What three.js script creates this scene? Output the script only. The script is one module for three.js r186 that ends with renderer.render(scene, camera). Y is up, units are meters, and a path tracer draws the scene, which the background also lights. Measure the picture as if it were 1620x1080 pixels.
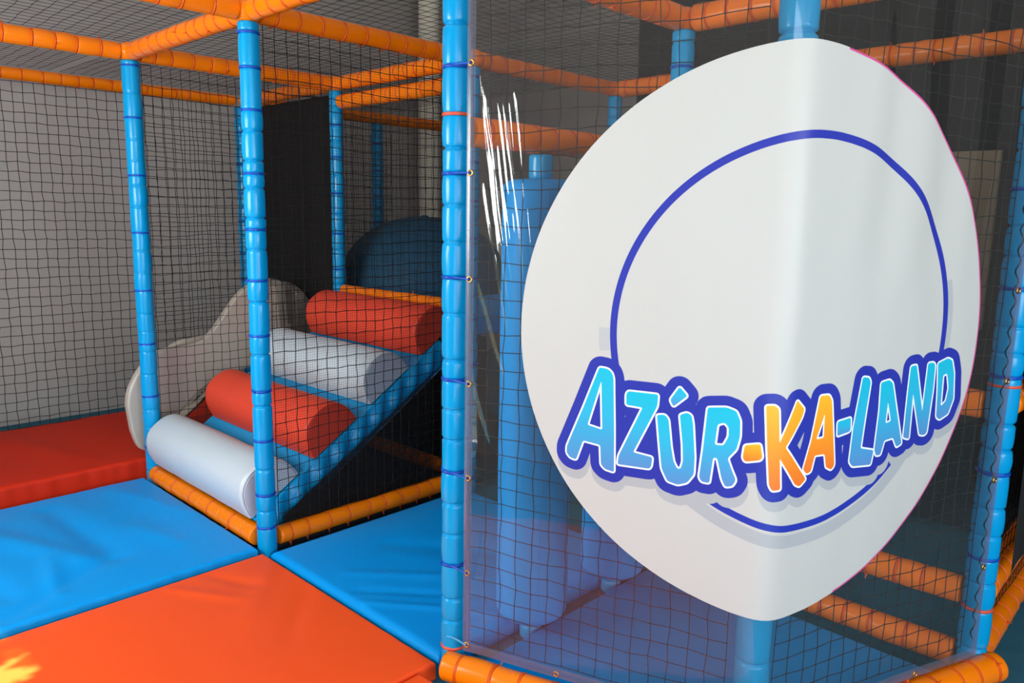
import * as THREE from 'three';
import { mergeGeometries } from 'three/addons/utils/BufferGeometryUtils.js';
import { RoundedBoxGeometry } from 'three/addons/geometries/RoundedBoxGeometry.js';
import { ImprovedNoise } from 'three/addons/math/ImprovedNoise.js';
import { RectAreaLightUniformsLib } from 'three/addons/lights/RectAreaLightUniformsLib.js';

// ---------------------------------------------------------------- camera, sky, sun, exposure
const scene = new THREE.Scene();
const camera = new THREE.PerspectiveCamera(47.93, 1620 / 1080, 0.05, 100);
camera.rotation.order = 'YXZ';
camera.position.set(1.7054, 1.4289, 1.5291);
camera.rotation.set(-0.1643, 0.7649, 0.0176);
const renderer = new THREE.WebGLRenderer({ antialias: true });
renderer.toneMapping = THREE.LinearToneMapping;
renderer.toneMappingExposure = 1.0;
renderer.shadowMap.enabled = true;
scene.background = new THREE.Color().setRGB(0.75, 0.87, 1.0);
scene.backgroundIntensity = 2.2;
RectAreaLightUniformsLib.init();
function daylight(name, w, h, intensity, color, pos, look) {
  const l = new THREE.RectAreaLight(color, intensity, w, h);
  l.name = name; l.position.set(...pos); l.lookAt(...look); scene.add(l);
}
// daylight entering by the two glazed openings behind the camera (see window_1 and window_2)
const WZ = 2.4, WX = 4.6;                       // planes of the two outer walls
const W1 = { x0: 1.9, x1: 4.3, y0: 0.0, y1: 2.7 };       // wide window right behind the camera
const W2 = { z0: 0.0, z1: 2.0, y0: 0.7, y1: 2.3 };       // smaller window in the right wall
const W3 = { x0: -1.8, x1: -0.42, y0: -0.06, y1: 2.1 };  // glazed garden door
const mid = (a, b) => (a + b) / 2;
daylight('daylight_front', W1.x1 - W1.x0 - 0.1, W1.y1 - W1.y0 - 0.1, 2.1, new THREE.Color(0.95, 0.98, 1), [mid(W1.x0, W1.x1), mid(W1.y0, W1.y1), WZ - 0.02], [mid(W1.x0, W1.x1), mid(W1.y0, W1.y1), 0]);
daylight('daylight_right', W2.z1 - W2.z0 - 0.1, W2.y1 - W2.y0 - 0.1, 9, new THREE.Color(0.95, 0.98, 1), [WX - 0.02, mid(W2.y0, W2.y1), mid(W2.z0, W2.z1)], [0, mid(W2.y0, W2.y1), mid(W2.z0, W2.z1)]);
daylight('daylight_door', W3.x1 - W3.x0 - 0.1, 0.85, 19, new THREE.Color(0.96, 1, 0.97), [mid(W3.x0, W3.x1), 1.62, WZ - 0.02], [mid(W3.x0, W3.x1), 1.62, 0]);   // the sky shows in the upper part of the door only, above the hedge
const sun = new THREE.DirectionalLight(new THREE.Color(1, 0.93, 0.8), 34);
sun.name = 'sun'; sun.position.set(-0.6, 12.8, 11); sun.target.position.set(-1, 0, 1); sun.castShadow = true;
sun.shadow.mapSize.set(2048, 2048); Object.assign(sun.shadow.camera, { left: -7, right: 7, top: 7, bottom: -7, near: 0.5, far: 40 });
scene.add(sun, sun.target);

// ---------------------------------------------------------------- helpers
function rng(seed) { let s = seed >>> 0; return () => { s = (s + 0x6D2B79F5) >>> 0; let t = s; t = Math.imul(t ^ (t >>> 15), t | 1); t ^= t + Math.imul(t ^ (t >>> 7), t | 61); return ((t ^ (t >>> 14)) >>> 0) / 4294967296; }; }
const noise = new ImprovedNoise();
const V = (x, y, z) => new THREE.Vector3(x, y, z);
const used = {};
function numbered(n) { used[n] = (used[n] ?? -1) + 1; return used[n] ? n + '_' + String(used[n]).padStart(3, '0') : n; }
function tag(o, label, category, group, kind) {
  if (label) o.userData.label = label;
  if (category) o.userData.category = category;
  if (group) o.userData.group = group;
  if (kind) o.userData.kind = kind;
  return o;
}
function thing(name, label, category, pos = [0, 0, 0], group) {
  const o = new THREE.Group(); o.name = numbered(name); o.position.set(...pos); scene.add(o);
  return tag(o, label, category, group);
}
function mesh(name, geo, mat, parent = scene, pos) {
  const m = new THREE.Mesh(geo, mat); m.name = parent === scene ? numbered(name) : name;
  m.castShadow = m.receiveShadow = true; if (pos) m.position.set(...pos); parent.add(m); return m;
}
function struct(name, geo, mat, label) { const m = mesh(name, geo, mat); m.userData.kind = 'structure'; if (label) m.userData.label = label; return m; }
function box(x0, x1, y0, y1, z0, z1) { return new THREE.BoxGeometry(x1 - x0, y1 - y0, z1 - z0).translate((x0 + x1) / 2, (y0 + y1) / 2, (z0 + z1) / 2); }
function rbox(x0, x1, y0, y1, z0, z1, r = 0.01, s = 3) { return new RoundedBoxGeometry(x1 - x0, y1 - y0, z1 - z0, s, r).translate((x0 + x1) / 2, (y0 + y1) / 2, (z0 + z1) / 2); }
// grid of points -> geometry with smooth normals
function gridGeo(nu, nv, fn, flip = false) {
  const p = [], uv = [], ix = [];
  for (let j = 0; j <= nv; j++) for (let i = 0; i <= nu; i++) { const q = fn(i / nu, j / nv); p.push(q[0], q[1], q[2]); uv.push(q[3] ?? i / nu, q[4] ?? j / nv); }
  for (let j = 0; j < nv; j++) for (let i = 0; i < nu; i++) { const a = j * (nu + 1) + i, b = a + 1, c = a + nu + 1, d = c + 1; if (flip) ix.push(a, c, b, b, c, d); else ix.push(a, b, c, b, d, c); }
  const g = new THREE.BufferGeometry(); g.setAttribute('position', new THREE.Float32BufferAttribute(p, 3)); g.setAttribute('uv', new THREE.Float32BufferAttribute(uv, 2)); g.setIndex(ix); g.computeVertexNormals(); return g;
}
function noiseTexture(n, fn, rep) {
  const d = new Uint8Array(n * n * 4);
  for (let j = 0; j < n; j++) for (let i = 0; i < n; i++) { const v = fn(i, j, n), k = (j * n + i) * 4; d[k] = d[k + 1] = d[k + 2] = Math.max(0, Math.min(255, v * 255)); d[k + 3] = 255; }
  const t = new THREE.DataTexture(d, n, n); t.wrapS = t.wrapT = THREE.RepeatWrapping; t.magFilter = THREE.LinearFilter; t.minFilter = THREE.LinearMipmapLinearFilter; t.generateMipmaps = true; t.repeat.set(rep, rep); t.needsUpdate = true; return t;
}
const rg = rng(7);
const grainTex = noiseTexture(256, () => rg(), 1);
const std = (c, roughness, extra = {}) => new THREE.MeshPhysicalMaterial({ color: c, roughness, metalness: 0, side: THREE.DoubleSide, ...extra });

// ---------------------------------------------------------------- materials
const M = {
  blueFoam: std(new THREE.Color().setRGB(0.001, 0.32, 0.68), 0.24, { specularIntensity: 0.65 }),
  orangeFoam: std(new THREE.Color().setRGB(0.97, 0.215, 0.002), 0.26, { specularIntensity: 0.6 }),
  blueMat: std(new THREE.Color().setRGB(0.001, 0.31, 0.8), 0.42, { specularIntensity: 0.3 }),
  orangeMat: std(new THREE.Color().setRGB(0.96, 0.095, 0.016), 0.5, { specularIntensity: 0.3 }),
  redMat: std(new THREE.Color().setRGB(0.6, 0.022, 0.004), 0.6, { specularIntensity: 0.4 }),
  redRoll: std(new THREE.Color().setRGB(0.75, 0.065, 0.03), 0.5, { specularIntensity: 0.5 }),
  whiteRoll: std('#c4ced6', 0.45),
  tieBlue: std('#004cba', 0.4), tieOrange: std('#e0560a', 0.4), tieRed: std('#e0573f', 0.4), tieClear: std('#4fa7d8', 0.35),
  net: std('#14110f', 0.8),
  netWhite: std('#2a2524', 0.8),
  screen: std('#0c0b0c', 0.95),
  slide: std('#b9aea2', 0.45), slideGrey: std('#86807a', 0.6),
  board: std('#8f7f66', 0.8), cream: std('#fbf5e2', 0.5),
  wall: std('#b8b2ae', 0.9), ceiling: std('#f2ebea', 0.95),
  carpet: std('#1f6178', 0.95, { bumpMap: grainTex, bumpScale: 0.003 }),
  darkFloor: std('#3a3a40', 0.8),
  brass: std('#d9a95f', 0.3, { metalness: 1 }),
  frame: std('#e6e6e4', 0.4),
  glass: std('#ffffff', 0.02, { transmission: 1, thickness: 0, ior: 1.5 }),
  vinyl: std('#f0edea', 0.03, { transmission: 0.978, thickness: 0, ior: 1.62 }),
  hem: std('#c3c4d6', 0.25, { transmission: 0.88, thickness: 0, ior: 1.6 }),
  leaf: std('#7fae1c', 0.6, { transmission: 0.4, thickness: 0 }), soil: std('#6d6a55', 1),
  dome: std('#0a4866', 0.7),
};

// ---------------------------------------------------------------- room shell
const CEIL = 3.5, FL = -0.06, XL = -4.3, ZB = -4.8;
struct('floor', box(XL - 0.2, WX + 0.2, FL - 0.2, FL, ZB - 0.2, WZ + 0.2), M.carpet, 'teal carpet floor');
struct('ceiling', box(XL - 0.2, WX + 0.2, CEIL, CEIL + 0.2, ZB - 0.2, WZ + 0.2), M.ceiling, 'pale grey ceiling above the nets');
struct('wall_left', box(XL - 0.2, XL, FL, CEIL, ZB - 0.2, WZ + 0.2), M.wall, 'grey wall behind the net on the left');
struct('wall_back', box(XL, WX, FL, CEIL, ZB - 0.2, ZB), M.wall, 'grey wall at the far back');
struct('wall_front', mergeGeometries([box(XL, W3.x0, FL, CEIL, WZ, WZ + 0.2), box(W3.x0, W3.x1, W3.y1, CEIL, WZ, WZ + 0.2), box(W3.x1, W1.x0, FL, CEIL, WZ, WZ + 0.2), box(W1.x1, WX, FL, CEIL, WZ, WZ + 0.2), box(W1.x0, W1.x1, FL, W1.y0, WZ, WZ + 0.2), box(W1.x0, W1.x1, W1.y1, CEIL, WZ, WZ + 0.2)]), M.wall, 'wall with the window and garden door behind the camera');
struct('wall_right', mergeGeometries([box(WX, WX + 0.2, FL, CEIL, ZB - 0.2, W2.z0), box(WX, WX + 0.2, FL, CEIL, W2.z1, WZ + 0.2), box(WX, WX + 0.2, FL, W2.y0, W2.z0, W2.z1), box(WX, WX + 0.2, W2.y1, CEIL, W2.z0, W2.z1)]), M.wall, 'wall with the smaller window on the right');
function windowUnit(name, w, h, bars, pos, turn) {
  const g = new THREE.Group(); g.name = name; g.position.set(...pos); g.rotation.y = turn; scene.add(g); g.userData.kind = 'structure';
  const t = 0.05;
  mesh('window_frame', mergeGeometries([box(-w / 2, w / 2, 0, t, -t / 2, t / 2), box(-w / 2, w / 2, h - t, h, -t / 2, t / 2), box(-w / 2, -w / 2 + t, t, h - t, -t / 2, t / 2), box(w / 2 - t, w / 2, t, h - t, -t / 2, t / 2), ...bars.map(b => box(b - 0.02, b + 0.02, t, h - t, -0.02, 0.02))]), M.frame, g);
  const ed = [-w / 2 + t, ...bars, w / 2 - t];
  for (let i = 0; i + 1 < ed.length; i++) mesh('pane', new THREE.PlaneGeometry(ed[i + 1] - ed[i] - 0.04, h - 2 * t).translate((ed[i] + ed[i + 1]) / 2, h / 2, 0), M.glass, g);
  return g;
}
windowUnit('window_1', W1.x1 - W1.x0, W1.y1 - W1.y0, [0], [(W1.x0 + W1.x1) / 2, W1.y0, WZ + 0.1], 0);
windowUnit('window_2', W2.z1 - W2.z0, W2.y1 - W2.y0, [0], [WX + 0.1, W2.y0, (W2.z0 + W2.z1) / 2], Math.PI / 2);
windowUnit('door_1', W3.x1 - W3.x0, W3.y1 - W3.y0, [], [mid(W3.x0, W3.x1), W3.y0, WZ + 0.1], 0);
struct('ground', box(-14, 14, FL - 0.4, FL - 0.21, -14, 16), M.soil, 'ground outside the windows');

// ---------------------------------------------------------------- foam sleeves, ties
function sleeveGeo(L, R, pinches, seed, depth = 1) {
  const rnd = rng(seed), ps = pinches.slice().sort((a, b) => a - b), ph = ps.map(() => [9 + Math.floor(rnd() * 5), rnd() * 6.28, 0.7 + rnd() * 0.6]);
  const ys = new Set([0, 0.004, 0.01, L - 0.01, L - 0.004, L]);
  for (let y = 0.015; y < L - 0.01; y += 0.016) ys.add(y);
  for (const p of ps) for (const d of [-0.011, -0.007, -0.004, -0.002, 0, 0.002, 0.004, 0.007, 0.011]) if (p + d > 0.01 && p + d < L - 0.01) ys.add(p + d);
  const rows = [...ys].sort((a, b) => a - b), NA = 26, pos = [], ix = [];
  const bulge = [0, ...ps].map(() => 1 + (rnd() - 0.5) * 0.05), lean = [0, ...ps].map(() => [(rnd() - 0.5) * 0.003, (rnd() - 0.5) * 0.003]);
  for (const y of rows) {
    let d = 9, k = 0, seg = 0;
    ps.forEach((p, i) => { const e = Math.abs(y - p); if (e < d) { d = e; k = i; } if (y > p) seg = i + 1; });
    const endD = Math.min(y, L - y), cap = endD < 0.01 ? 0.86 + 0.14 * Math.sqrt(Math.max(0, 1 - (1 - endD / 0.01) ** 2)) : 1;
    const blend = Math.min(1, d / 0.03), b = 1 + (bulge[seg] - 1) * blend;
    const w = ph[k] ? ph[k][2] : 1;
    const r = R * b * cap * (1 - depth * w * (0.085 * Math.exp(-((d / 0.0045) ** 2)) + 0.06 * Math.exp(-d / 0.014)));
    for (let a = 0; a < NA; a++) {
      const t = a / NA * 6.28319;
      const f = ph[k] ? depth * 0.0016 * w * Math.exp(-d / 0.011) * (1 - Math.exp(-((d / 0.003) ** 2))) * (Math.cos(t * ph[k][0] + ph[k][1]) + 0.6 * Math.cos(t * 5 + ph[k][1] * 2)) : 0;
      pos.push(Math.cos(t) * (r + f) + lean[seg][0] * blend, y, Math.sin(t) * (r + f) + lean[seg][1] * blend);
    }
  }
  const n = rows.length;
  for (let j = 0; j + 1 < n; j++) for (let a = 0; a < NA; a++) { const b = (a + 1) % NA, p = j * NA + a, q = j * NA + b, s = p + NA, t = q + NA; ix.push(p, s, q, q, s, t); }
  const c0 = pos.length / 3; pos.push(0, 0, 0, 0, L, 0);
  for (let a = 0; a < NA; a++) { const b = (a + 1) % NA; ix.push(c0, a, b, c0 + 1, (n - 1) * NA + b, (n - 1) * NA + a); }
  const g = new THREE.BufferGeometry(); g.setAttribute('position', new THREE.Float32BufferAttribute(pos, 3)); g.setIndex(ix); g.computeVertexNormals(); return g;
}
const tieCache = {};
function tieGeo(R, tail) {
  const k = R.toFixed(4) + tail; if (tieCache[k]) return tieCache[k];
  const r0 = R * 0.9, r1 = R * 0.96 + 0.002, h = tail ? 0.003 : 0.0044;
  const ring = new THREE.LatheGeometry([[r0, -h], [r1, -h], [r1 + 0.0004, 0], [r1, h], [r0, h]].map(p => new THREE.Vector2(...p)), 28);
  const parts = [ring, new THREE.BoxGeometry(0.007, 0.009, 0.006).translate(r1 + 0.001, 0, 0)];
  if (tail) parts.push(new THREE.BoxGeometry(0.016, 0.004, 0.0016).translate(r1 + 0.008, 0, 0.001));
  return tieCache[k] = mergeGeometries(parts.map(g => g.toNonIndexed()));
}
let seedN = 100;
function post(x, z, y0, y1, label, o = {}) {
  const R = o.R ?? 0.043, g = thing('foam_post', label, 'padded post', [x, y0, z], 'blue padded posts of the play frame'), L = y1 - y0, rnd = rng(seedN++);
  let pin = o.pinches?.map(p => p - y0);
  if (!pin) { pin = []; for (let y = 0.06 + rnd() * 0.05; y < L - 0.03; y += 0.085 + rnd() * 0.04) pin.push(y); }
  const ties = o.ties?.map(p => p - y0) ?? pin.filter((_, i) => i % 2 === 0);
  pin = pin.filter(p => ties.every(q => Math.abs(p - q) > 0.035)).concat(ties);        // the sleeve is drawn in under every tie
  mesh('foam_sleeve', sleeveGeo(L, R, pin, seedN++, o.depth ?? 1.35), M.blueFoam, g);
  
  for (const t of ties) { const m = mesh('cable_tie', tieGeo(R, false), M.tieBlue, g, [0, t, 0]); m.rotation.y = rnd() * 6.28; }
  if (o.red) for (const t of o.red) { const m = mesh('red_cable_tie', tieGeo(R, false), M.tieRed, g, [0, t - y0, 0]); m.rotation.y = 2; }
  if (o.cap) { const c = mesh('joint_cap', new THREE.SphereGeometry(0.06, 24, 16).scale(1, 0.8, 1), M.orangeFoam, g, [0, L + 0.04, 0]); c.userData.label = 'orange foam joint cap'; }
  return g;
}
function beam(a, b, label, o = {}) {
  const R = o.R ?? 0.041, A = V(...a), B = V(...b), d = B.clone().sub(A).normalize();
  const t0 = o.trim0 ?? 0.048, t1 = o.trim1 ?? 0.048; A.addScaledVector(d, t0); B.addScaledVector(d, -t1);
  const L = A.distanceTo(B), g = thing('foam_beam', label, 'padded beam', A.toArray(), 'orange padded beams of the play frame'), rnd = rng(seedN++);
  g.quaternion.setFromUnitVectors(V(0, 1, 0), d);
  const pin = []; for (let y = 0.05 + rnd() * 0.03; y < L - 0.03; y += 0.082 + rnd() * 0.035) pin.push(y);
  mesh('foam_sleeve', sleeveGeo(L, R, pin, seedN++, o.depth ?? 0.75), M.orangeFoam, g);
  pin.forEach((t, i) => { if (i % (o.every ?? 1) === 0) { const m = mesh('cable_tie', tieGeo(R, true), M.tieOrange, g, [0, t, 0]); m.rotation.y = o.tail ?? rnd() * 6.28; } });
  return g;
}

// ---------------------------------------------------------------- play frame: posts
const B = 1.2, D = 1.18, H = 2.18;
const P0 = [0.875, -0.295];
post(0, 0, FL, 2.3, 'blue padded post along the left edge of the clear vinyl panel', { R: 0.0405, pinches: [2.15, 2.05, 1.951, 1.837, 1.707, 1.613, 1.541, 1.451, 1.344, 1.242, 1.134, 0.995, 0.92, 0.841, 0.747, 0.646, 0.543, 0.443, 0.343, 0.23, 0.154, 0.059], ties: [1.837, 1.541, 1.242, 0.935, 0.646, 0.343], red: [1.707, 0.062] });
post(-B, 0, FL, 2.14, 'blue padded post at the near corner of the roller ramp', { R: 0.041, pinches: [2.09, 1.97, 1.811, 1.732, 1.618, 1.512, 1.395, 1.269, 1.146, 1.059, 0.92, 0.841, 0.688, 0.626, 0.476, 0.351, 0.239, 0.168, 0.089], ties: [2.1, 1.97, 1.811, 1.569, 1.35, 1.146, 0.92, 0.688, 0.476, 0.239, 0.095], cap: 1 });
post(-2 * B, 0, FL, 2.14, 'blue padded post left of the foot roller, beside the rounded end of the slide', { R: 0.043, depth: 0.5, ties: [2.115, 1.867, 1.587, 1.303, 1.009, 0.731, 0.453, 0.176], cap: 1 });
post(P0[0] - 0.013, P0[1] - 0.013, FL, 2.3, 'thick blue padded post behind the middle fold of the round banner', { R: 0.047, pinches: [2.2, 2.05, 1.86, 1.7, 1.5, 1.3, 1.1, 0.9, 0.7, 0.5, 0.26, 0.12, 0.02], ties: [2.05, 1.3, 0.5] });
post(B, -D, FL, 2.3, 'blue padded post at the right end of the clear vinyl panel', { R: 0.045, pinches: [2.1, 1.98, 1.878, 1.76, 1.64, 1.527, 1.42, 1.33, 1.236, 1.12, 1.04, 0.94, 0.82, 0.74, 0.663, 0.55, 0.46, 0.384, 0.3, 0.212, 0.08], ties: [1.878, 1.527, 1.236, 0.968, 0.663, 0.384], red: [0.94, 0.212] });
post(-2 * B, -D, FL, 2.14, 'blue padded post rising behind the upper red roller', { R: 0.042, cap: 1 });
post(-B, -D, FL, 2.14, 'blue post half hidden behind the left edge of the clear panel', { R: 0.042, cap: 1 });
post(-3 * B, -D, FL, 2.14, 'dark blue post against the net in the corner behind the slide', { R: 0.045 });
post(-3 * B, -2 * D, FL, 2.14, 'dim blue post far back, left of the cream column', { R: 0.05 });
post(0, -D, FL, 2.14, 'blue post seen through the clear panel above the upper left rim of the banner', { R: 0.045, cap: 1 });
post(-B, -2 * D, FL, 2.14, 'short looking blue post far back behind the clear panel under a beam joint', { R: 0.043, cap: 1 });

// ---------------------------------------------------------------- play frame: beams
beam([-2 * B, H, 0], [-B, H, 0], 'top orange beam joining the two posts at the foot of the roller ramp');
beam([-B, H, 0], [0, H, 0], 'top orange beam leaving the frame beside the clear panel post', { tail: 3 });
beam([-2 * B, H, 1.25], [-2 * B, H, 0], 'top orange beam running out of view left above the slide end', {});
beam([-2 * B, H, 0], [-2 * B, H, -D], 'top orange beam between ramp and slide, behind the near corner post');
beam([-B, H, 1.25], [-B, H, 0], 'top orange beam cut by the upper picture edge on the left');
beam([-B, H, 0], [-B, H, -D], 'top orange beam with tied net edge above the ramp side net', { every: 1, tail: 2.2 });
beam([-3 * B, H, 1.25], [-3 * B, H, -D], 'long top orange beam above the net before the left wall', { R: 0.036, trim0: 0 });
beam([-3 * B, H, -D], [-3 * B, H, -3.4], 'dim orange beam far back above the cream column', { R: 0.045 });
beam([-3 * B, H, -D], [-2 * B, H, -D], 'shaded orange beam above the black screen behind the slide');
beam([-2 * B, H, -D], [-B, H, -D], 'upper of the two stacked orange beams above the roller ramp top');
beam([-2 * B, 2.072, -D], [-B, 2.072, -D], 'lower of the two stacked orange beams above the roller ramp top');
beam([-B, H, -D], [-B, H, -2 * D], 'thin looking orange beam receding behind the clear panel');
beam([-B, H, -2 * D], [0.1, H, -2 * D], 'orange beam end next to the far small post behind the clear panel', { R: 0.05 });
beam([0.2, H, -2 * D], [1.5, H, -2 * D], 'dim orange beam behind the clear panel right of the banner top', { R: 0.05, trim0: 0 });
beam([0, H, 0], [0, H, -D], 'broad orange beam overhead behind the upper left of the clear panel', { R: 0.046 });
beam([0, H, -D], [B, H, -D], 'broad orange beam overhead directly behind the fold post of the banner', { R: 0.05 });
beam([0, 1.665, 0], [0, 1.665, -D], 'orange beam carrying the two hanging blue foam rollers', { R: 0.044 });
beam([-2 * B, 0.038, 0.012], [-B, 0.038, 0.012], 'orange sill beam in front of the white foot roller', { every: 2, R: 0.044 });
beam([-B, 0.036, 0], [-B, 0.036, -D], 'orange sill beam along the foot of the ramp side net', { tail: 1.2 });
beam([-2 * B, 0.036, -D], [-B, 0.036, -D], 'dim orange sill beam in the dark under the platform');
beam([-2 * B, 0.945, -D], [-B, 0.945, -D], 'orange beam at the platform edge behind the top roller', { R: 0.034, every: 2 });
const n1 = [0.319, 0.948], n2 = [0.939, 0.345], d1 = [0.948, -0.319], d2 = [0.345, -0.939], K = [0.914, -0.255];
beam([0 + n1[0] * 0.062, 0.02, n1[1] * 0.062], [P0[0] + n1[0] * 0.062, 0.02, P0[1] + n1[1] * 0.062], 'glossy orange sill beam under the left half of the clear panel', { R: 0.046, trim0: 0.005, trim1: 0.01, every: 1 });
beam([P0[0] + n2[0] * 0.062, 0.03, P0[1] + n2[1] * 0.062], [B + n2[0] * 0.062, 0.03, -D + n2[1] * 0.062], 'orange sill beam under the right half of the clear panel', { R: 0.046, trim0: 0.01, trim1: -0.03, every: 1 });
beam([0, 0.03, -D], [B, 0.03, -D], 'lower orange beam inside, below right of the banner', { R: 0.045 });
beam([0, 0.25, -D], [B, 0.25, -D], 'upper orange beam inside, right of the banner bottom', { R: 0.045 });
beam([0, 0.87, -D], [B, 0.87, -D], 'orange beam inside showing between banner rim and right post', { R: 0.045 });
beam([B, 0.02, -D], [B - 0.02, 0.02, -2.6], 'lower orange beam at the right picture edge above the carpet', { R: 0.042 });
beam([B, 0.25, -D], [B - 0.02, 0.25, -2.6], 'upper orange beam at the right picture edge', { R: 0.042 });
beam([B, 0.87, -D], [B + 0.02, 0.87, -2.6], 'orange beam peeping out behind the right post at mid height', { R: 0.042 });

// ---------------------------------------------------------------- mats
function matGeo(x0, x1, z0, z1, yb, yt, folds, o = {}) {
  const nx = o.nx ?? 110, nz = o.nz ?? 110, r = o.r ?? 0.016, sd = o.seed ?? 1;
  const h = (x, z) => {
    let v = 0.0022 * noise.noise(x * 4 + sd * 9, z * 4, sd) + 0.001 * noise.noise(x * 11, z * 9 + sd, sd * 3);
    for (const f of folds) {
      const ax = f[0], az = f[1], bx = f[2] - ax, bz = f[3] - az, l2 = bx * bx + bz * bz;
      let t = ((x - ax) * bx + (z - az) * bz) / l2; const tc = Math.max(0, Math.min(1, t));
      const dx = x - ax - bx * tc, dz = z - az - bz * tc, dd = Math.hypot(dx, dz) / f[4];
      v += 1.5 * f[5] * Math.exp(-dd * dd) * (0.35 + 0.65 * Math.sin(Math.PI * (0.15 + 0.7 * tc)));
    }
    return v;
  };
  // profile coordinate: walk over side - rounded edge - top - rounded edge - side
  const walk = (u, lo, hi) => { const e = 0.09; if (u < e || u > 1 - e) { const q = (u < e ? u : 1 - u) / e; const s = u < e ? 1 : -1, base = u < e ? lo : hi;
      if (q < 0.4) return [base, yb + (yt - r - yb) * (q / 0.4)];
      const a = (q - 0.4) / 0.6 * Math.PI / 2; return [base + s * r * (1 - Math.cos(a)), yt - r + r * Math.sin(a)]; }
    return [lo + r + (hi - lo - 2 * r) * (u - e) / (1 - 2 * e), yt]; };
  return gridGeo(nx, nz, (u, v) => {
    const [x, yx] = walk(u, x0, x1), [z, yz] = walk(v, z0, z1); let y = Math.min(yx, yz);
    const inner = Math.min(x - x0, x1 - x, z - z0, z1 - z), k = Math.max(0, Math.min(1, (y - yb) / (yt - yb)));
    let px = x, pz = z;
    if (o.pucker) { const q = o.pucker * noise.noise(x * 16 + z * 16, sd, 2) * Math.exp(-inner / 0.03) * k * (1 - k * 0.3); if (u < 0.1 || u > 0.9) px += q; if (v < 0.1 || v > 0.9) pz += q; }
    return [px, y + (k > 0.98 ? h(x, z) * Math.min(1, inner / 0.02) : 0), pz, x, z];
  }, true);
}
tag(mesh('floor_mat', matGeo(-2.385, -1.165, 0.062, 1.3, FL, 0.024, [[-2.3, 0.25, -1.75, 0.12, 0.07, 0.008], [-2.2, 0.55, -1.5, 0.5, 0.06, -0.012], [-1.75, 0.35, -1.45, 0.28, 0.05, 0.006], [-1.62, 0.72, -1.3, 0.78, 0.035, 0.007], [-2.1, 0.85, -1.55, 0.62, 0.06, 0.01], [-1.5, 0.55, -1.25, 0.95, 0.05, -0.008], [-1.9, 1.0, -1.4, 0.92, 0.05, -0.009]], { pucker: 0.008, seed: 3 }), M.blueMat), 'creased blue floor mat in front of the roller ramp', 'floor mat', 'floor mats');
tag(mesh('floor_mat', matGeo(-1.155, -0.035, 0.045, 1.3, FL, 0, [[-1.0, 0.1, -0.7, 0.35, 0.04, 0.004], [-0.75, 0.08, -0.5, 0.3, 0.04, -0.004], [-1.1, 0.45, -0.85, 0.3, 0.03, 0.004], [-1.12, 0.3, -0.9, 0.2, 0.03, -0.004]], { pucker: 0.003, seed: 5, r: 0.012 }), M.orangeMat), 'large bright orange floor mat in the foreground', 'floor mat', 'floor mats');
tag(mesh('floor_mat', matGeo(-0.025, 1.25, 0.12, 1.3, FL, 0.002, [], { seed: 6, r: 0.012, nx: 50 }), M.orangeMat), 'orange floor mat showing as a small wedge below the clear panel post', 'floor mat', 'floor mats');
tag(mesh('floor_mat', matGeo(-1.14, -0.05, -1.1, 0.02, FL, 0.003, [[-0.75, -0.1, -0.3, -0.5, 0.03, 0.004], [-0.6, -0.05, -0.2, -0.4, 0.025, -0.004], [-0.5, -0.02, -0.12, -0.3, 0.02, 0.004], [-0.85, -0.4, -0.3, -0.8, 0.06, -0.006]], { seed: 8, r: 0.03 }), M.blueMat), 'smooth blue floor mat between the ramp net and the clear panel post', 'floor mat', 'floor mats');
tag(mesh('floor_mat', matGeo(-3.56, -2.46, -0.9, 1.35, FL, 0.1, [[-3.4, 0.5, -2.7, 0.3, 0.1, 0.008]], { pucker: 0.014, seed: 11, r: 0.02, nz: 160 }), M.redMat), 'thick dark orange landing mat under the slide end', 'floor mat', 'floor mats');
{
  const s = new THREE.Shape([[0.06, 0.05], [0.8, 0.25], [1.12, 1.08], [0.06, 1.1]].map(p => new THREE.Vector2(p[0], p[1])));
  const g = new THREE.ExtrudeGeometry(s, { depth: 0.035, bevelEnabled: true, bevelThickness: 0.006, bevelSize: 0.006, bevelSegments: 2 }).rotateX(-Math.PI / 2).translate(0, FL + 0.007, 0);
  tag(mesh('floor_mat', g, M.blueMat), 'dark blue floor mat behind the clear panel', 'floor mat', 'floor mats');
  tag(mesh('floor_mat', rbox(-2.35, -1.25, FL, 0.0, -2.3, -0.03, 0.015), M.darkFloor), 'dark grey floor mat under the roller ramp', 'floor mat', 'floor mats');
}

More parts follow.
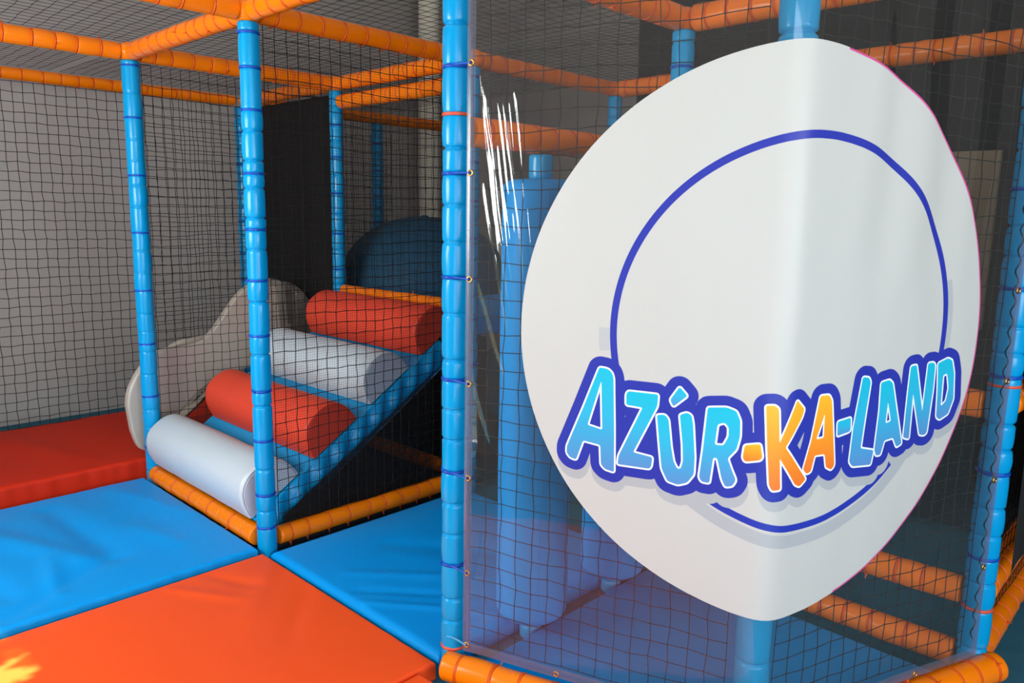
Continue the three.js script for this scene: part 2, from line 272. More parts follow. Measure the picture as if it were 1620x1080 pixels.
// ---------------------------------------------------------------- roller ramp
{
  const th = Math.atan2(0.203, 0.314), c = Math.cos(th), sn = Math.sin(th);           // ramp rises towards -z
  const at = (k, up) => [0.10 + sn * k + c * up, 0.022 - c * k + sn * up];             // (y, z) at distance k along the ramp, up off its face
  const X0 = -2.33, X1 = -1.26, ramp = thing('ramp', 'blue padded ramp carrying the four half round rollers', 'ramp', [0, 0, 0]);
  // padded slab with quilted side
  const LEN = 1.25, TH = 0.12;
  const slab = gridGeo(160, 24, (u, v) => {
    const per = v * 4, k = u * LEN; let x, up;
    if (per < 1) { x = X1 - 0.012; up = -TH * per; } else if (per < 2) { x = X1 + (X0 - X1) * (per - 1); up = -TH; } else if (per < 3) { x = X0; up = -TH + TH * (per - 2); } else { x = X0 + (X1 - X0 - 0.012) * (per - 3); up = 0; }
    if (per < 1) { const q = 0.5 + 0.5 * Math.cos(k / 0.13 * 6.283 + per * 5); x += (0.006 + 0.028 * q) * Math.sin(Math.PI * per); }
    const [y, z] = at(k + 0.005, up - 0.004); return [x, y, z];
  });
  mesh('ramp_body', slab, M.blueFoam, ramp);
  // blue piping line along the lower side edge
  const e0 = at(0.03, -TH), e1 = at(1.24, -TH);
  mesh('edge_cord', new THREE.TubeGeometry(new THREE.LineCurve3(V(X1 + 0.005, e0[0], e0[1]), V(X1 + 0.005, e1[0], e1[1])), 20, 0.004, 8), M.tieClear, ramp);
  const CH = 0.283, HT = 0.175, names = [['white', 'lowest white half round roller at the foot of the ramp'], ['red', 'lower red half round roller, second from the floor'], ['white', 'upper white half round roller between the two red ones'], ['red', 'topmost red half round roller below the platform']];
  for (let i = 0; i < 4; i++) {
    const k0 = i * 0.374, prof = [];                                                    // D shaped cross-section, slightly squarish
    const NP = 26; for (let j = 0; j <= NP; j++) { const a = Math.PI * (1 - j / NP), ca = Math.cos(a), sa = Math.sin(a), p = 2.35; prof.push([CH / 2 + CH / 2 * Math.sign(ca) * Math.abs(ca) ** (2 / p), HT * Math.abs(sa) ** (2 / p)]); }
    const mat = names[i][0] === 'white' ? M.whiteRoll : M.redRoll, g = thing('half_roller', names[i][1], 'foam roller', [0, 0, 0], 'half round foam rollers on the ramp');
    const xa = i === 0 ? X0 - 0.015 : X0 + 0.01, xb = i === 0 ? X1 - 0.03 : X1 - 0.025, rd = 0.02, sd = 40 + i;
    const body = gridGeo(70, NP, (u, v) => {
      const j = Math.round(v * NP), [pk, pu] = prof[j]; let x = xa + (xb - xa) * u, s = 1;
      const e = Math.min(x - xa, xb - x); if (e < rd) s = 1 - 0.09 * (1 - Math.sqrt(Math.max(0, 1 - (1 - e / rd) ** 2)));
      const w = 0.003 * noise.noise(x * 5, v * 3, sd) + 0.0012 * noise.noise(x * 16, v * 9, sd);
      const ck = CH / 2 + (pk - CH / 2) * s * (1 + w * 6), cu = pu * s * (1 + w * 5) + 0.002; const [y, z] = at(k0 + ck, cu); return [x, y, z];
    });
    mesh('roller_cover', body, mat, g);
    for (const [x, nm] of [[xb, 'end_panel'], [xa, 'end_panel']]) {
      const p = [], ix = [], c0 = at(k0 + CH / 2, 0.06); p.push(x, c0[0], c0[1]);
      prof.forEach(([pk, pu]) => { const [y, z] = at(k0 + CH / 2 + (pk - CH / 2) * 0.91, pu * 0.91 + 0.002); p.push(x, y, z); });
      for (let j = 1; j <= NP; j++) ix.push(0, j, j + 1); ix.push(0, NP + 1, 1);
      const gg = new THREE.BufferGeometry(); gg.setAttribute('position', new THREE.Float32BufferAttribute(p, 3)); gg.setIndex(ix); gg.computeVertexNormals(); mesh(nm, gg, mat, g);
    }
    const rim = prof.map(([pk, pu]) => { const [y, z] = at(k0 + CH / 2 + (pk - CH / 2) * 0.955, pu * 0.955 + 0.002); return V(xb - 0.004, y, z); });
    mesh('piping', new THREE.TubeGeometry(new THREE.CatmullRomCurve3(rim), 50, 0.0028, 6), mat, g);
  }
  // platform behind the ramp
  const pf = thing('platform', 'blue padded platform deck at the top of the roller ramp', 'platform', [0, 0, 0]);
  mesh('deck', rbox(-2.36, -1.24, 0.78, 0.9, -2.32, -1.235, 0.02), M.blueMat, pf);
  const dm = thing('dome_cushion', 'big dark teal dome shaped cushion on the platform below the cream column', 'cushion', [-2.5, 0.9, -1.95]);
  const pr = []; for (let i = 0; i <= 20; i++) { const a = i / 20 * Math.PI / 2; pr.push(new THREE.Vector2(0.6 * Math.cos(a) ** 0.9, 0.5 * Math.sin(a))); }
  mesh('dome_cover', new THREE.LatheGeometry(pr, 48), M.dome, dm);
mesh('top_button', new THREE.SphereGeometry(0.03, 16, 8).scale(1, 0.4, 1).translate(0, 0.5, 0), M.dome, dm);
}
// ---------------------------------------------------------------- slide
{
  const sl = thing('slide', 'pale beige plastic slide with rounded end on the landing mat', 'slide', [0, 0, 0]);
  const top = [[0.075, 0.39], [0.06, 0.47], [0.01, 0.56], [-0.05, 0.625], [-0.12, 0.66], [-0.2, 0.668], [-0.3, 0.68], [-0.37, 0.71], [-0.43, 0.77], [-0.5, 0.86], [-0.57, 0.94], [-0.65, 0.99], [-0.73, 1.0], [-0.8, 0.97]];
  const low = [[-0.82, 0.62], [-0.75, 0.55], [-0.594, 0.521], [-0.45, 0.495], [-0.362, 0.46], [-0.28, 0.41], [-0.211, 0.347], [-0.12, 0.25], [-0.02, 0.15], [0.03, 0.16], [0.06, 0.25]];
  const tc = new THREE.SplineCurve(top.map(p => new THREE.Vector2(...p))).getPoints(60), lc = new THREE.SplineCurve(low.map(p => new THREE.Vector2(...p))).getPoints(40);
  const sh = new THREE.Shape([...tc, ...lc]);
  const wallG = () => new THREE.ExtrudeGeometry(sh, { depth: 0.028, bevelEnabled: true, bevelThickness: 0.012, bevelSize: 0.012, bevelSegments: 3, curveSegments: 1 }).rotateY(-Math.PI / 2);
  // shape x -> z : after rotateY(-90) x' = -z_depth , z' = x
  mesh('side_wall', wallG().translate(-2.5, 0, 0), M.slide, sl); mesh('side_wall', wallG().translate(-2.84, -0.02, -0.24), M.slide, sl);
  const fl = [[-0.82, 0.66], [-0.7, 0.63], [-0.55, 0.55], [-0.38, 0.43], [-0.22, 0.29], [-0.1, 0.215], [0.02, 0.19], [0.06, 0.175]];
  const fc = new THREE.SplineCurve(fl.map(p => new THREE.Vector2(...p)));
  const bed = gridGeo(12, 50, (u, v) => { const q = fc.getPoint(v); return [-2.84 + u * 0.34, q.y + 0.03 * (2 * u - 1) ** 2, q.x - 0.05 - 0.22 * (1 - u)]; }, true);
  mesh('chute', bed, M.slide, sl);
  const ap = thing('arch_panel', 'grey arched panel with round hole at the slide top', 'panel', [0, 0, 0]);
  const a = new THREE.Shape(); a.moveTo(-3.45, 0.35); a.lineTo(-2.64, 0.35); a.lineTo(-2.64, 0.6);
  for (let i = 0; i <= 24; i++) { const t = i / 24 * Math.PI; a.lineTo(-3.045 + 0.405 * Math.cos(t), 0.6 + 0.34 * Math.sin(t)); }
  a.lineTo(-3.45, 0.35); const hole = new THREE.Path(); hole.absellipse(-3.3 + 0.03, 0.69, 0.15, 0.17, 0, 6.2832, true); a.holes.push(hole);
  mesh('panel_board', new THREE.ExtrudeGeometry(a, { depth: 0.04, bevelEnabled: true, bevelThickness: 0.01, bevelSize: 0.01, bevelSegments: 2 }).translate(0, 0, -1.17), M.slideGrey, ap);
  mesh('hole_rim', new THREE.TorusGeometry(0.16, 0.012, 10, 40).translate(-3.27, 0.69, -1.12), M.slide, ap);
}
// ---------------------------------------------------------------- hanging foam rollers behind the clear panel
for (const [z, label] of [[-0.37, 'tall blue foam roller hanging behind the clear panel left of the banner'], [-0.85, 'second blue foam roller, its foot showing below the left banner rim']]) {
  const g = thing('hanging_roller', label, 'foam roller', [0, FL, z], 'upright foam rollers');
  mesh('core_post', sleeveGeo(1.68, 0.04, [0.05, 1.6], 900 + Math.round(-z * 100)), M.blueFoam, g);
  const pr = []; const R = 0.125, y0 = 0.09, y1 = 1.6, rd = 0.035;
  pr.push([0.03, y0]); for (let i = 0; i <= 8; i++) { const a = -Math.PI / 2 + i / 8 * Math.PI / 2; pr.push([R - rd + rd * Math.cos(a), y0 + rd + rd * Math.sin(a)]); }
  for (let i = 1; i < 12; i++) pr.push([R + 0.001 * Math.sin(i * 1.7), y0 + rd + (y1 - y0 - 2 * rd) * i / 12]);
  for (let i = 0; i <= 8; i++) { const a = i / 8 * Math.PI / 2; pr.push([R - rd + rd * Math.cos(a), y1 - rd + rd * Math.sin(a)]); } pr.push([0.03, y1]);
  mesh('roller_cover', new THREE.LatheGeometry(pr.map(p => new THREE.Vector2(...p)), 48), M.blueMat, g);
  mesh('seam', new THREE.TubeGeometry(new THREE.LineCurve3(V(0.126 * 0.8, 0.14, 0.126 * 0.6), V(0.126 * 0.8, 1.56, 0.126 * 0.6)), 4, 0.002, 6), M.blueMat, g);
}
// ---------------------------------------------------------------- nets
function netGeo(nu, nv, fn, jit, seed, t = 0.0014, knot = 1) {
  const rnd = rng(seed), P = [], pos = [], ix = [];
  for (let j = 0; j <= nv; j++) { const row = []; for (let i = 0; i <= nu; i++) { const e = (i === 0 || j === 0 || i === nu || j === nv) ? 0.25 : 1; row.push(V(...fn(i / nu + e * (rnd() - 0.5) * jit / nu, j / nv + e * (rnd() - 0.5) * jit / nv))); } P.push(row); }
  const a = V(0, 0, 0), b = V(0, 0, 0), d = V(0, 0, 0);
  const seg = (p, q) => { d.subVectors(q, p).normalize(); a.set(Math.abs(d.y) > 0.8 ? 1 : 0, Math.abs(d.y) > 0.8 ? 0 : 1, 0).cross(d).normalize(); b.crossVectors(d, a); const k = pos.length / 3;
    for (const m of [p, q]) for (let s = 0; s < 3; s++) { const c = Math.cos(s * 2.0944) * t, e = Math.sin(s * 2.0944) * t; pos.push(m.x + a.x * c + b.x * e, m.y + a.y * c + b.y * e, m.z + a.z * c + b.z * e); }
    for (let s = 0; s < 3; s++) { const n = (s + 1) % 3; ix.push(k + s, k + n, k + 3 + s, k + n, k + 3 + n, k + 3 + s); } };
  for (let j = 0; j <= nv; j++) for (let i = 0; i <= nu; i++) { const p = P[j][i]; if (i < nu) seg(p, P[j][i + 1]); if (j < nv) seg(p, P[j + 1][i]);
    if (knot) { const k = pos.length / 3, r = t * 2.0; pos.push(p.x + r, p.y, p.z, p.x - r, p.y, p.z, p.x, p.y + r, p.z, p.x, p.y - r, p.z, p.x, p.y, p.z + r, p.x, p.y, p.z - r); for (const f of [[0, 2, 4], [2, 1, 4], [1, 3, 4], [3, 0, 4], [2, 0, 5], [1, 2, 5], [3, 1, 5], [0, 3, 5]]) ix.push(k + f[0], k + f[1], k + f[2]); } }
  const g = new THREE.BufferGeometry(); g.setAttribute('position', new THREE.Float32BufferAttribute(pos, 3)); g.setIndex(ix); g.computeVertexNormals(); return g;
}
function net(label, o, u, v, sag, seed, cell = 0.05, t = 0.0014) {
  const U = V(...u), W = V(...v), nu = Math.round(U.length() / cell), nv = Math.round(W.length() / cell), N = U.clone().cross(W).normalize();
  const g = netGeo(nu, nv, (a, b) => { const k = sag * Math.sin(Math.PI * Math.max(0, Math.min(1, a))) * Math.sin(Math.PI * Math.max(0, Math.min(1, b))) + 0.004 * noise.noise(a * 5, b * 8, seed); const dy = 0.012 * noise.noise(a * 3, b * 3, seed + 5); return [o[0] + U.x * a + W.x * b + N.x * k, o[1] + U.y * a + W.y * b + N.y * k + (Math.abs(N.y) < 0.5 ? dy : 0), o[2] + U.z * a + W.z * b + N.z * k]; }, 0.14, seed, t);
  return tag(mesh('safety_net', g, M.net), label, 'net', 'black safety nets');
}
net('black side net of the roller ramp, hung between the near corner post and the back', [-B + 0.005, 0.085, -0.055], [0, 0, -D + 0.11], [0, 2.06, 0], 0.012, 21, 0.05, 0.0019);
net('black net between the ramp and the slide', [-2 * B, 0.1, -0.05], [0, 0, -D + 0.1], [0, 2.03, 0], 0.015, 22, 0.05, 0.0017);
net('long black net in front of the left wall', [-3 * B + 0.075, 0.1, 1.25], [0, 0, -3.7], [0, 2.03, 0], 0.012, 23, 0.056, 0.0022);
net('black net above the platform edge', [-2 * B + 0.05, 1.0, -D], [B - 0.1, 0, 0], [0, 1.02, 0], 0.01, 24);
net('net behind the left half of the clear panel', [d1[0] * 0.055, 0.085, d1[1] * 0.055], [P0[0] - d1[0] * 0.13, 0, P0[1] - d1[1] * 0.13], [0, 2.2, 0], -0.006, 25, 0.053, 0.0015);
net('net behind the right half of the clear panel', [P0[0] + d2[0] * 0.07, 0.085, P0[1] + d2[1] * 0.07], [B - P0[0] - d2[0] * 0.13, 0, -D - P0[1] - d2[1] * 0.13], [0, 2.2, 0], -0.006, 26, 0.053, 0.0015);
net('dark net closing the bay behind the right post', [B, 0.1, -D - 0.05], [0, 0, -1.15], [0, 2.0, 0], 0.01, 27);
tag(mesh('mesh_veil', netGeo(96, 180, (u, v) => [-B - 0.012 + 0.006 * noise.noise(u * 3, v * 6, 2), 0.085 + 2.0 * v, -0.05 - 1.07 * u], 0.05, 61, 0.00042, 0), M.net), 'fine black mesh veil behind the ramp side net', 'mesh veil');
{
  const g = netGeo(84, 60, (u, v) => { const z = -0.1 - 0.84 * u, top = 0.05 + 0.62 * (-z - 0.02); return [-B - 0.03 + 0.006 * noise.noise(u * 4, v * 3, 5), 0.01 + (top - 0.01) * v, z]; }, 0.05, 62, 0.0015, 0);
  tag(mesh('mesh_veil', g, M.net), 'dense black mesh hanging below the ramp side', 'mesh veil');
}
const roofs = [['overhead net above the landing mat, out at the left', -3 * B, -2 * B, 1.25, 0], ['overhead net above the creased blue mat', -2 * B, -B, 1.25, 0], ['overhead net above the foreground orange mat', -B, 0, 1.25, 0], ['overhead net above the slide', -3 * B, -2 * B, 0, -D], ['overhead net above the roller ramp', -2 * B, -B, 0, -D], ['overhead net above the smooth blue mat', -B, 0, 0, -D], ['overhead net behind the dark corner post', -3 * B, -2 * B, -D, -2 * D], ['overhead net above the platform', -2 * B, -B, -D, -2 * D], ['overhead net far behind the clear panel', -B, 0, -D, -2 * D], ['overhead net above the hanging rollers', 0, 0.92, -0.6, -D]];
roofs.forEach(([l, x0, x1, z0, z1], i) => net(l, [x0 + 0.03, H + 0.04, z0 - 0.03], [x1 - x0 - 0.06, 0, 0], [0, 0, z1 - z0 + 0.06], 0.018, 50 + i, 0.055, 0.0012));

// ---------------------------------------------------------------- black screens, far things
function screen(label, x0, x1, y0, y1, z, seed) { tag(mesh('black_screen', gridGeo(40, 40, (u, v) => [x0 + (x1 - x0) * u, y0 + (y1 - y0) * v, z + 0.012 * noise.noise(u * 5, v * 2, seed)]), M.screen), label, 'screen', 'black mesh screens'); }
screen('black mesh screen behind the slide', -3.49, -2.44, 0.02, 2.13, -D - 0.03, 1);
screen('black mesh screen under the platform', -2.35, -1.2, 0.0, 0.78, -D - 0.12, 2);
screen('black mesh screen at the back behind the banner', -1.1, 3.2, 0.0, 2.9, -2 * D - 0.08, 3);
tag(mesh('black_screen', gridGeo(30, 30, (u, v) => [B + 0.06 + 0.01 * noise.noise(u * 4, v * 3, 9), 0.3 + 1.9 * v, -D - 0.12 - 1.05 * u]), M.screen), 'black mesh screen at the right picture edge', 'screen', 'black mesh screens');
{
  const col = thing('column', 'cream round column in front of the far wall', 'column', [-3.97, FL, -3.22]);
  mesh('shaft', new THREE.CylinderGeometry(0.095, 0.095, CEIL - FL, 40).translate(0, (CEIL - FL) / 2, 0), M.cream, col);
  mesh('foot_collar', new THREE.CylinderGeometry(0.12, 0.13, 0.08, 40).translate(0, 0.04, 0), M.cream, col);
}

tag(mesh('back_board', rbox(0.55, 0.86, 0.95, 1.74, -2 * D - 0.06, -2 * D - 0.03, 0.008), M.board), 'tall beige board glimpsed through the net between banner and right post', 'board');

{
  const pts = []; for (let i = 0; i <= 64; i++) { const y = 0.12 + i * 0.03, q = i % 2 ? 0.016 : -0.004; pts.push(V(B - d2[0] * (0.05 + q) + n2[0] * 0.03, y, -D - d2[1] * (0.05 + q) + n2[1] * 0.03)); }
  tag(mesh('lacing_cord', new THREE.TubeGeometry(new THREE.CatmullRomCurve3(pts), 260, 0.0022, 6), M.net), 'black zigzag lacing cord on the right panel post', 'cord');
}

// ---------------------------------------------------------------- clear vinyl panel with the round banner
const ss = (a, b, x) => { const t = Math.max(0, Math.min(1, (x - a) / (b - a))); return t * t * (3 - 2 * t); };
function path(s) {
  const b = 0.045; let x, z, nx, nz;
  if (s < -b) { x = K[0] + d1[0] * s; z = K[1] + d1[1] * s; nx = n1[0]; nz = n1[1]; }
  else if (s > b) { x = K[0] + d2[0] * s; z = K[1] + d2[1] * s; nx = n2[0]; nz = n2[1]; }
  else { const t = (s + b) / (2 * b), p = (1 - t) * (1 - t), q = 2 * t * (1 - t), r = t * t; x = p * (K[0] - d1[0] * b) + q * K[0] + r * (K[0] + d2[0] * b); z = p * (K[1] - d1[1] * b) + q * K[1] + r * (K[1] + d2[1] * b); nx = n1[0] + (n2[0] - n1[0]) * t; nz = n1[1] + (n2[1] - n1[1]) * t; const l = Math.hypot(nx, nz); nx /= l; nz /= l; }
  return [x, z, nx, nz];
}
const SA = -0.885, SB = 0.905, SY0 = 0.082, SY1 = 2.27, BC = [0.012, 1.12], BR = 0.716;
const FOLDS = (() => {
  const r = rng(42), o = [[0.05, 1.22, 0.14, 0.95, 0.008, 0.004], [0.035, 0.94, 0.1, 0.74, 0.008, 0.005], [0.06, 1.5, 0.15, 1.05, 0.006, 0.003], [0.03, 2.2, 0.08, 1.9, 0.01, 0.005]];
  for (let i = 0; i < 20; i++) { const s = 0.03 + 0.13 * r(), y = 1.62 + 0.34 * r(), len = 0.25 + 0.4 * r(); o.push([s, y, s + len * (0.1 + 0.08 * r()), y - len, 0.0035 + 0.004 * r(), (r() < 0.3 ? -1 : 1) * (0.0012 + 0.0014 * r())]); }
  return o;
})();
function bulge(s, y) {                                                   // how far the hanging sheet stands off its straight line
  const side = Math.abs(s), free = ss(0.05, 0.22, side) * ss(0, 0.08, s - SA) * ss(0, 0.06, SB - s);
  let w = free * (0.005 * noise.noise(s * 3.1, y * 1.3, 1.5) + 0.0025 * noise.noise(s * 8, y * 2.6, 7.5));
  // loose slanting folds beside the left post: top s, top y, foot s, foot y (s from the sheet's left edge), width, depth
  if (s - SA < 0.34) for (const f of FOLDS) {
    const k = (f[1] - y) / (f[1] - f[3]); if (k < -0.1 || k > 1.1) continue;
    const c = f[0] + (f[2] - f[0]) * k + 0.005 * noise.noise(y * 5, f[0] * 40, 3), d = (s - SA - c) / f[4];
    w += 0.5 * f[5] * (1 + 0.8 * noise.noise(y * 14, f[0] * 90, 8)) * Math.exp(-d * d) * ss(-0.1, 0.15, k) * ss(1.1, 0.7, k);
  }
  w += ss(1.75, 2.2, y) * 0.008 * noise.noise(s * 9, y * 1.2, 12) * ss(0, 0.1, side);
  // upright folds on the right half
  w += ss(0.1, 0.3, s) * ss(0.9, 0.6, s) * ss(0.9, 1.6, y) * 0.004 * Math.sin(s * 30 + 1.1 * y + 1.2 * noise.noise(s * 4, y * 2, 3));
  return w;
}
function onSheet(s, y, off) { const [x, z, nx, nz] = path(s), w = bulge(s, y) + off; return [x + nx * w, y, z + nz * w]; }
{
  const sheet = thing('vinyl_panel', 'clear glossy vinyl panel wrapped round the front posts behind the banner', 'vinyl panel');
  mesh('clear_sheet', gridGeo(400, 260, (u, v) => { const s = u < 0.55 ? SA + 0.34 * u / 0.55 : SA + 0.34 + (SB - SA - 0.34) * (u - 0.55) / 0.45, y = SY0 + (SY1 - SY0) * v; return onSheet(s, y, 0); }), M.vinyl, sheet);
  mesh('left_hem', gridGeo(6, 160, (u, v) => onSheet(SA + 0.026 * u, SY0 + (SY1 - SY0) * v, 0.0025 * Math.sin(Math.PI * u) + 0.0008), ), M.hem, sheet);
  mesh('bottom_hem', gridGeo(200, 5, (u, v) => onSheet(SA + (SB - SA) * u, SY0 + 0.03 * v, 0.002 * Math.sin(Math.PI * v) + 0.0016)), M.hem, sheet);
  mesh('right_hem', gridGeo(6, 160, (u, v) => onSheet(SB - 0.03 * u, SY0 + 0.03 + (SY1 - SY0 - 0.03) * v, 0.0012)), M.hem, sheet);
  const gro = new THREE.TorusGeometry(0.0072, 0.0024, 10, 24);
  const place = (s, y) => { const m = mesh('grommet', gro, M.brass, sheet), p = onSheet(s, y, 0.004), q = path(s); m.position.set(...p); m.lookAt(p[0] + q[2], p[1], p[2] + q[3]); };
  for (const y of [1.837, 1.541, 1.242, 0.935, 0.646, 0.343, 0.105]) {
    place(SA + 0.014, y);
    const p = onSheet(SA + 0.014, y, 0.006), c = new THREE.CatmullRomCurve3([V(p[0], p[1], p[2]), V(0.03, y + 0.002, 0.032), V(0.012, y + 0.003, 0.042)]);
    const m = mesh('strap', new THREE.TubeGeometry(c, 12, 0.003, 8), y < 0.2 ? M.tieClear : M.tieBlue, sheet); m.userData.label = 'blue tie strap through the grommet';
  }
  for (const y of [1.878, 1.527, 1.236, 0.968, 0.663, 0.384]) place(SB - 0.02, y);
  for (const s of [-0.57, -0.25, 0.62]) place(s, SY0 + 0.012);

  // the printed banner
  const N = 2048, sc = N / 1.5, cv = document.createElement('canvas'); cv.width = cv.height = N; const c = cv.getContext('2d');
  const X = s => (s - BC[0] + 0.75) * sc, Y = y => (0.75 - (y - BC[1])) * sc;
  c.fillStyle = '#c5c4c1'; c.fillRect(0, 0, N, N);
  c.lineJoin = 'round'; c.lineCap = 'butt';
  const letters = [[[-470,1026,-446,1024,-434,1015,-429,1000,-422,857,-418,740,-444,744,-456,755,-460,810,-510,816,-529,758,-548,762,-558,774,-558,792,-512,911],[-463,990,-499,862,-456,854]],[[-387,970,-306,970,-307,939,-367,804,-314,798,-316,773,-321,765,-409,764,-406,790,-346,930,-391,932,-392,961]],[[-251,997,-230,975,-265,943,-274,960]],[[-307,915,-286,918,-276,907,-266,835,-257,794,-247,777,-238,778,-233,797,-236,844,-247,923,-229,931,-217,925,-212,903,-203,815,-203,768,-219,743,-243,733,-271,739,-288,771,-299,852]],[[-177,951,-130,957,-106,950,-95,927,-93,886,-100,851,-120,825,-108,796,-96,771,-104,754,-121,749,-131,767,-146,822,-156,821,-162,752,-182,752,-189,763,-183,839],[-150,910,-133,917,-122,906,-121,882,-132,857,-154,856]],[[-80,865,-43,874,-36,841,-41,832,-77,823,-83,833]],[[-36,973,-15,975,-4,967,4,879,47,987,74,962,68,942,21,868,98,776,78,759,61,767,8,840,16,758,-6,755,-15,770,-26,866]],[[125,991,155,991,166,976,180,888,195,801,185,790,164,800,156,836,122,836,113,794,99,790,86,803,106,877],[145,944,148,880,122,878]],[[193,917,242,923,245,889,238,885,196,879]],[[272,1028,296,1025,305,1012,290,834,340,823,333,784,264,788,251,802,255,890]],[[346,1007,378,1012,392,1002,451,828,431,821,414,849,380,845,369,807,351,807,343,824,348,932],[380,952,377,893,399,897]],[[458,1043,480,1045,526,910,528,1046,551,1047,559,1039,561,964,554,847,544,841,523,845,479,966,480,838,455,845]],[[570,1043,609,1055,628,1048,642,1011,652,935,636,893,602,880,587,889,581,963],[597,1008,613,1012,626,970,620,932,601,918]]].map(ps => ps.map(a => { const o = []; for (let i = 0; i < a.length; i += 2) o.push([a[i] / 1000, a[i + 1] / 1000]); return o; }));
  const trace = (polys, dx = 0, dy = 0, rad = 0.006) => { c.beginPath(); for (const p of polys) { const n = p.length; for (let i = 0; i < n; i++) { const a = p[i], b = p[(i + 1) % n], q = p[(i + n - 1) % n];
        const la = Math.hypot(q[0] - a[0], q[1] - a[1]), lb = Math.hypot(b[0] - a[0], b[1] - a[1]), ra = Math.min(rad, la * 0.45) / la, rb = Math.min(rad, lb * 0.45) / lb;
        const s0 = [a[0] + (q[0] - a[0]) * ra, a[1] + (q[1] - a[1]) * ra], s1 = [a[0] + (b[0] - a[0]) * rb, a[1] + (b[1] - a[1]) * rb];
        if (i === 0) c.moveTo(X(s0[0] + dx), Y(s0[1] + dy)); else c.lineTo(X(s0[0] + dx), Y(s0[1] + dy)); c.quadraticCurveTo(X(a[0] + dx), Y(a[1] + dy), X(s1[0] + dx), Y(s1[1] + dy)); } c.closePath(); } };
  const RC = [0.072, 1.135], RR = 0.492, arc = (r, a0, a1, w, col, dx = 0, dy = 0) => { c.strokeStyle = col; c.lineWidth = w * sc; c.beginPath(); for (let i = 0; i <= 120; i++) { const t = a0 + (a1 - a0) * i / 120, rx = r * (Math.cos(t) > 0 ? 1.035 : 1.03); const x = X(RC[0] + rx * Math.cos(t) + dx), y = Y(RC[1] + r * Math.sin(t) + dy); if (i) c.lineTo(x, y); else c.moveTo(x, y); } c.stroke(); };
  const PI = Math.PI, grey = '#aeb0b5', blue = '#2a35a2';
  // grey drop shadow print under the ring
  arc(RR + 0.001, -PI * 0.69, -PI * 0.22, 0.035, grey, 0, -0.026);
  arc(RR, PI * 1.0, PI * 1.04, 0.03, '#b6b8bb', -0.026, 0); arc(RR, PI * 0.09, -PI * 0.05, 0.026, '#b2b4b7', 0.016, 0);
  arc(RR, -PI * 0.055, PI * 1.08, 0.019, blue); arc(RR - 0.008, -PI * 0.685, -PI * 0.235, 0.018, '#2636a8');
  // lettering: grey shadow, dark blue surround, white line, graded fill
  c.strokeStyle = c.fillStyle = grey; c.lineWidth = 0.061 * sc; for (const l of letters) { trace(l, 0.004, -0.026); c.stroke(); trace([l[0]], 0.004, -0.026); c.fill(); }
  c.strokeStyle = c.fillStyle = blue; for (const l of letters) { trace(l); c.stroke(); trace([l[0]]); c.fill(); }
  c.strokeStyle = '#f2f4f6'; c.lineWidth = 0.010 * sc; for (const l of letters) { trace(l); c.stroke(); }
  letters.forEach((l, i) => {
    const ys = l[0].map(p => p[1]), g = c.createLinearGradient(0, Y(Math.max(...ys)), 0, Y(Math.min(...ys))), warm = i >= 5 && i <= 7;
    if (warm) { g.addColorStop(0, '#f7b52a'); g.addColorStop(0.5, '#f79a22'); g.addColorStop(1, '#f4762a'); } else { g.addColorStop(0, '#17b9d6'); g.addColorStop(0.45, '#2fb2d8'); g.addColorStop(1, '#5a8cc9'); }
    c.fillStyle = g; trace(l); c.fill('evenodd');
  });
  // magenta trim line printed along the right rim
  c.strokeStyle = '#cf4d92'; c.lineWidth = 0.005 * sc; c.beginPath(); c.arc(X(BC[0]), Y(BC[1]), (BR - 0.002) * sc, -PI * 0.45, PI * 0.4); c.stroke();
  const tex = new THREE.CanvasTexture(cv); tex.colorSpace = THREE.SRGBColorSpace; tex.anisotropy = 8;
  const ban = thing('round_banner', 'large round white banner with blue ring and bubble lettering', 'banner');
  const clothMat = std('#ffffff', 0.42, { map: tex, specularIntensity: 0.7 });
  const NR = 90, NT = 220, pos = [], uv = [], ix = [];
  const put = (r, t) => { const s = BC[0] + r * Math.cos(t), y = BC[1] + r * Math.sin(t), w = 0.0012 * noise.noise(s * 14, y * 6, 31); pos.push(...onSheet(s, y, 0.004 + w)); uv.push((s - BC[0] + 0.75) / 1.5, (y - BC[1] + 0.75) / 1.5); };
  put(0, 0); for (let k = 1; k <= NR; k++) for (let j = 0; j < NT; j++) put(BR * k / NR, j / NT * 2 * PI);
  for (let j = 0; j < NT; j++) { const j2 = (j + 1) % NT; ix.push(0, 1 + j, 1 + j2); for (let k = 0; k + 1 < NR; k++) { const a = 1 + k * NT + j, b = 1 + k * NT + j2; ix.push(a, a + NT, b, b, a + NT, b + NT); } }
  const g = new THREE.BufferGeometry(); g.setAttribute('position', new THREE.Float32BufferAttribute(pos, 3)); g.setAttribute('uv', new THREE.Float32BufferAttribute(uv, 2)); g.setIndex(ix); g.computeVertexNormals();
  mesh('printed_cloth', g, clothMat, ban);
}
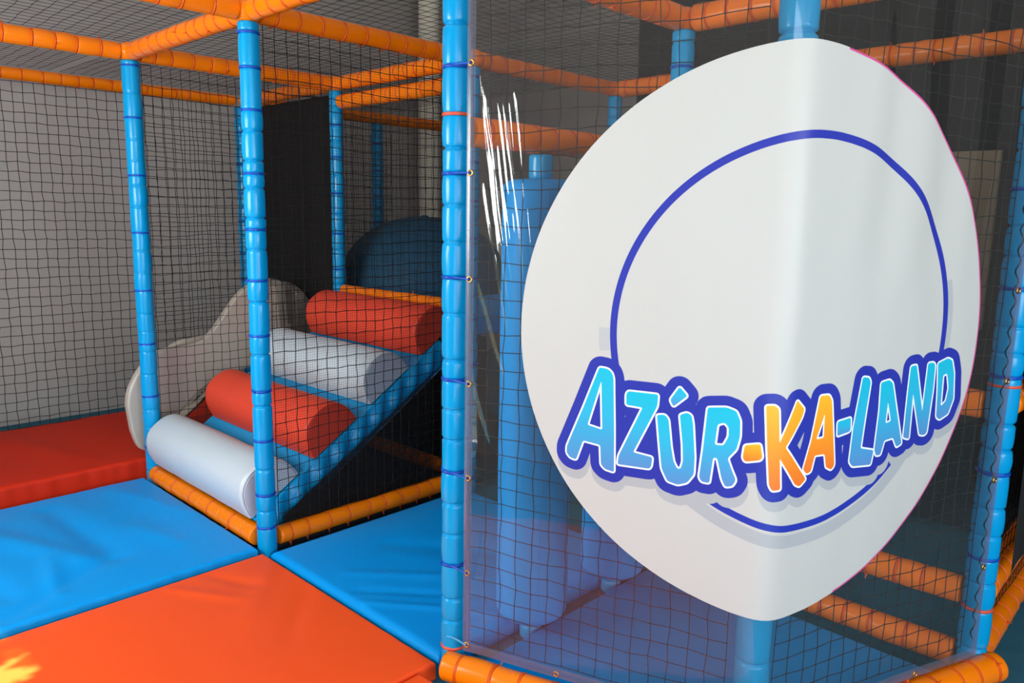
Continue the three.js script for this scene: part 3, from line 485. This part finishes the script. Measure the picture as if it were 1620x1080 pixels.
// ---------------------------------------------------------------- garden outside, mirrored in the clear panel
{
  const rnd = rng(77), hedge = thing('hedge', 'green garden hedge outside the window, seen only as a reflection in the clear panel', 'hedge', [-0.6, FL - 0.21, 5.4]);
  const leaf = []; const q = new THREE.Quaternion(), e = new THREE.Euler(), m4 = new THREE.Matrix4();
  for (let i = 0; i < 2600; i++) {
    const s = 0.07 + rnd() * 0.1, x = (rnd() - 0.5) * 8, y = 0.1 + rnd() * (1.7 + 0.5 * Math.sin(x * 1.3)), z = (rnd() - 0.5) * 0.9;
    const g = new THREE.BufferGeometry(); g.setAttribute('position', new THREE.Float32BufferAttribute([0, 0, 0, s * 0.35, s * 0.5, s * 0.06, 0, s, 0, -s * 0.35, s * 0.5, s * 0.06], 3)); g.setIndex([0, 1, 2, 0, 2, 3]); g.computeVertexNormals();
    e.set((rnd() - 0.5) * 3, rnd() * 6.28, (rnd() - 0.5) * 3); q.setFromEuler(e); m4.compose(V(x, y, z), q, V(1, 1, 1)); leaf.push(g.applyMatrix4(m4));
  }
  const f = mesh('foliage', mergeGeometries(leaf), M.leaf, hedge); f.userData.kind = 'stuff';
  for (let i = 0; i < 9; i++) mesh('stem', new THREE.CylinderGeometry(0.02, 0.035, 1.5, 8).translate(-3.6 + i * 0.9, 0.75, 0), M.soil, hedge);
}
{
  const rnd = rng(5), vine = thing('climbing_vine', 'leafy vine hanging over the garden door outside, breaking the sun patch edge', 'vine', [-1.1, 2.0, WZ + 0.4]), leaf = [];
  for (let i = 0; i < 170; i++) {
    const s = 0.08 + rnd() * 0.09, x = (rnd() - 0.5) * 1.9, y = 0.32 + rnd() * 0.35, z = (rnd() - 0.5) * 0.12, k = new THREE.Shape([[0, 0], [0.25, 0.1], [0.5, 0.02], [0.4, 0.3], [0.62, 0.45], [0.3, 0.5], [0, 1], [-0.3, 0.5], [-0.62, 0.45], [-0.4, 0.3], [-0.5, 0.02], [-0.25, 0.1]].map(p => new THREE.Vector2(p[0] * s, -p[1] * s)));
    leaf.push(new THREE.ShapeGeometry(k).rotateX(-0.6 + rnd() * 0.5).rotateZ((rnd() - 0.5) * 1.2).translate(x, y, z));
  }
  mesh('foliage', mergeGeometries(leaf), M.leaf, vine).userData.kind = 'stuff';
  mesh('stem', new THREE.TubeGeometry(new THREE.CatmullRomCurve3([V(-1, 0.62, 0), V(-0.4, 0.58, 0.03), V(0.3, 0.64, -0.02), V(1, 0.6, 0)]), 20, 0.012, 6), M.soil, vine);
}
renderer.render(scene, camera);
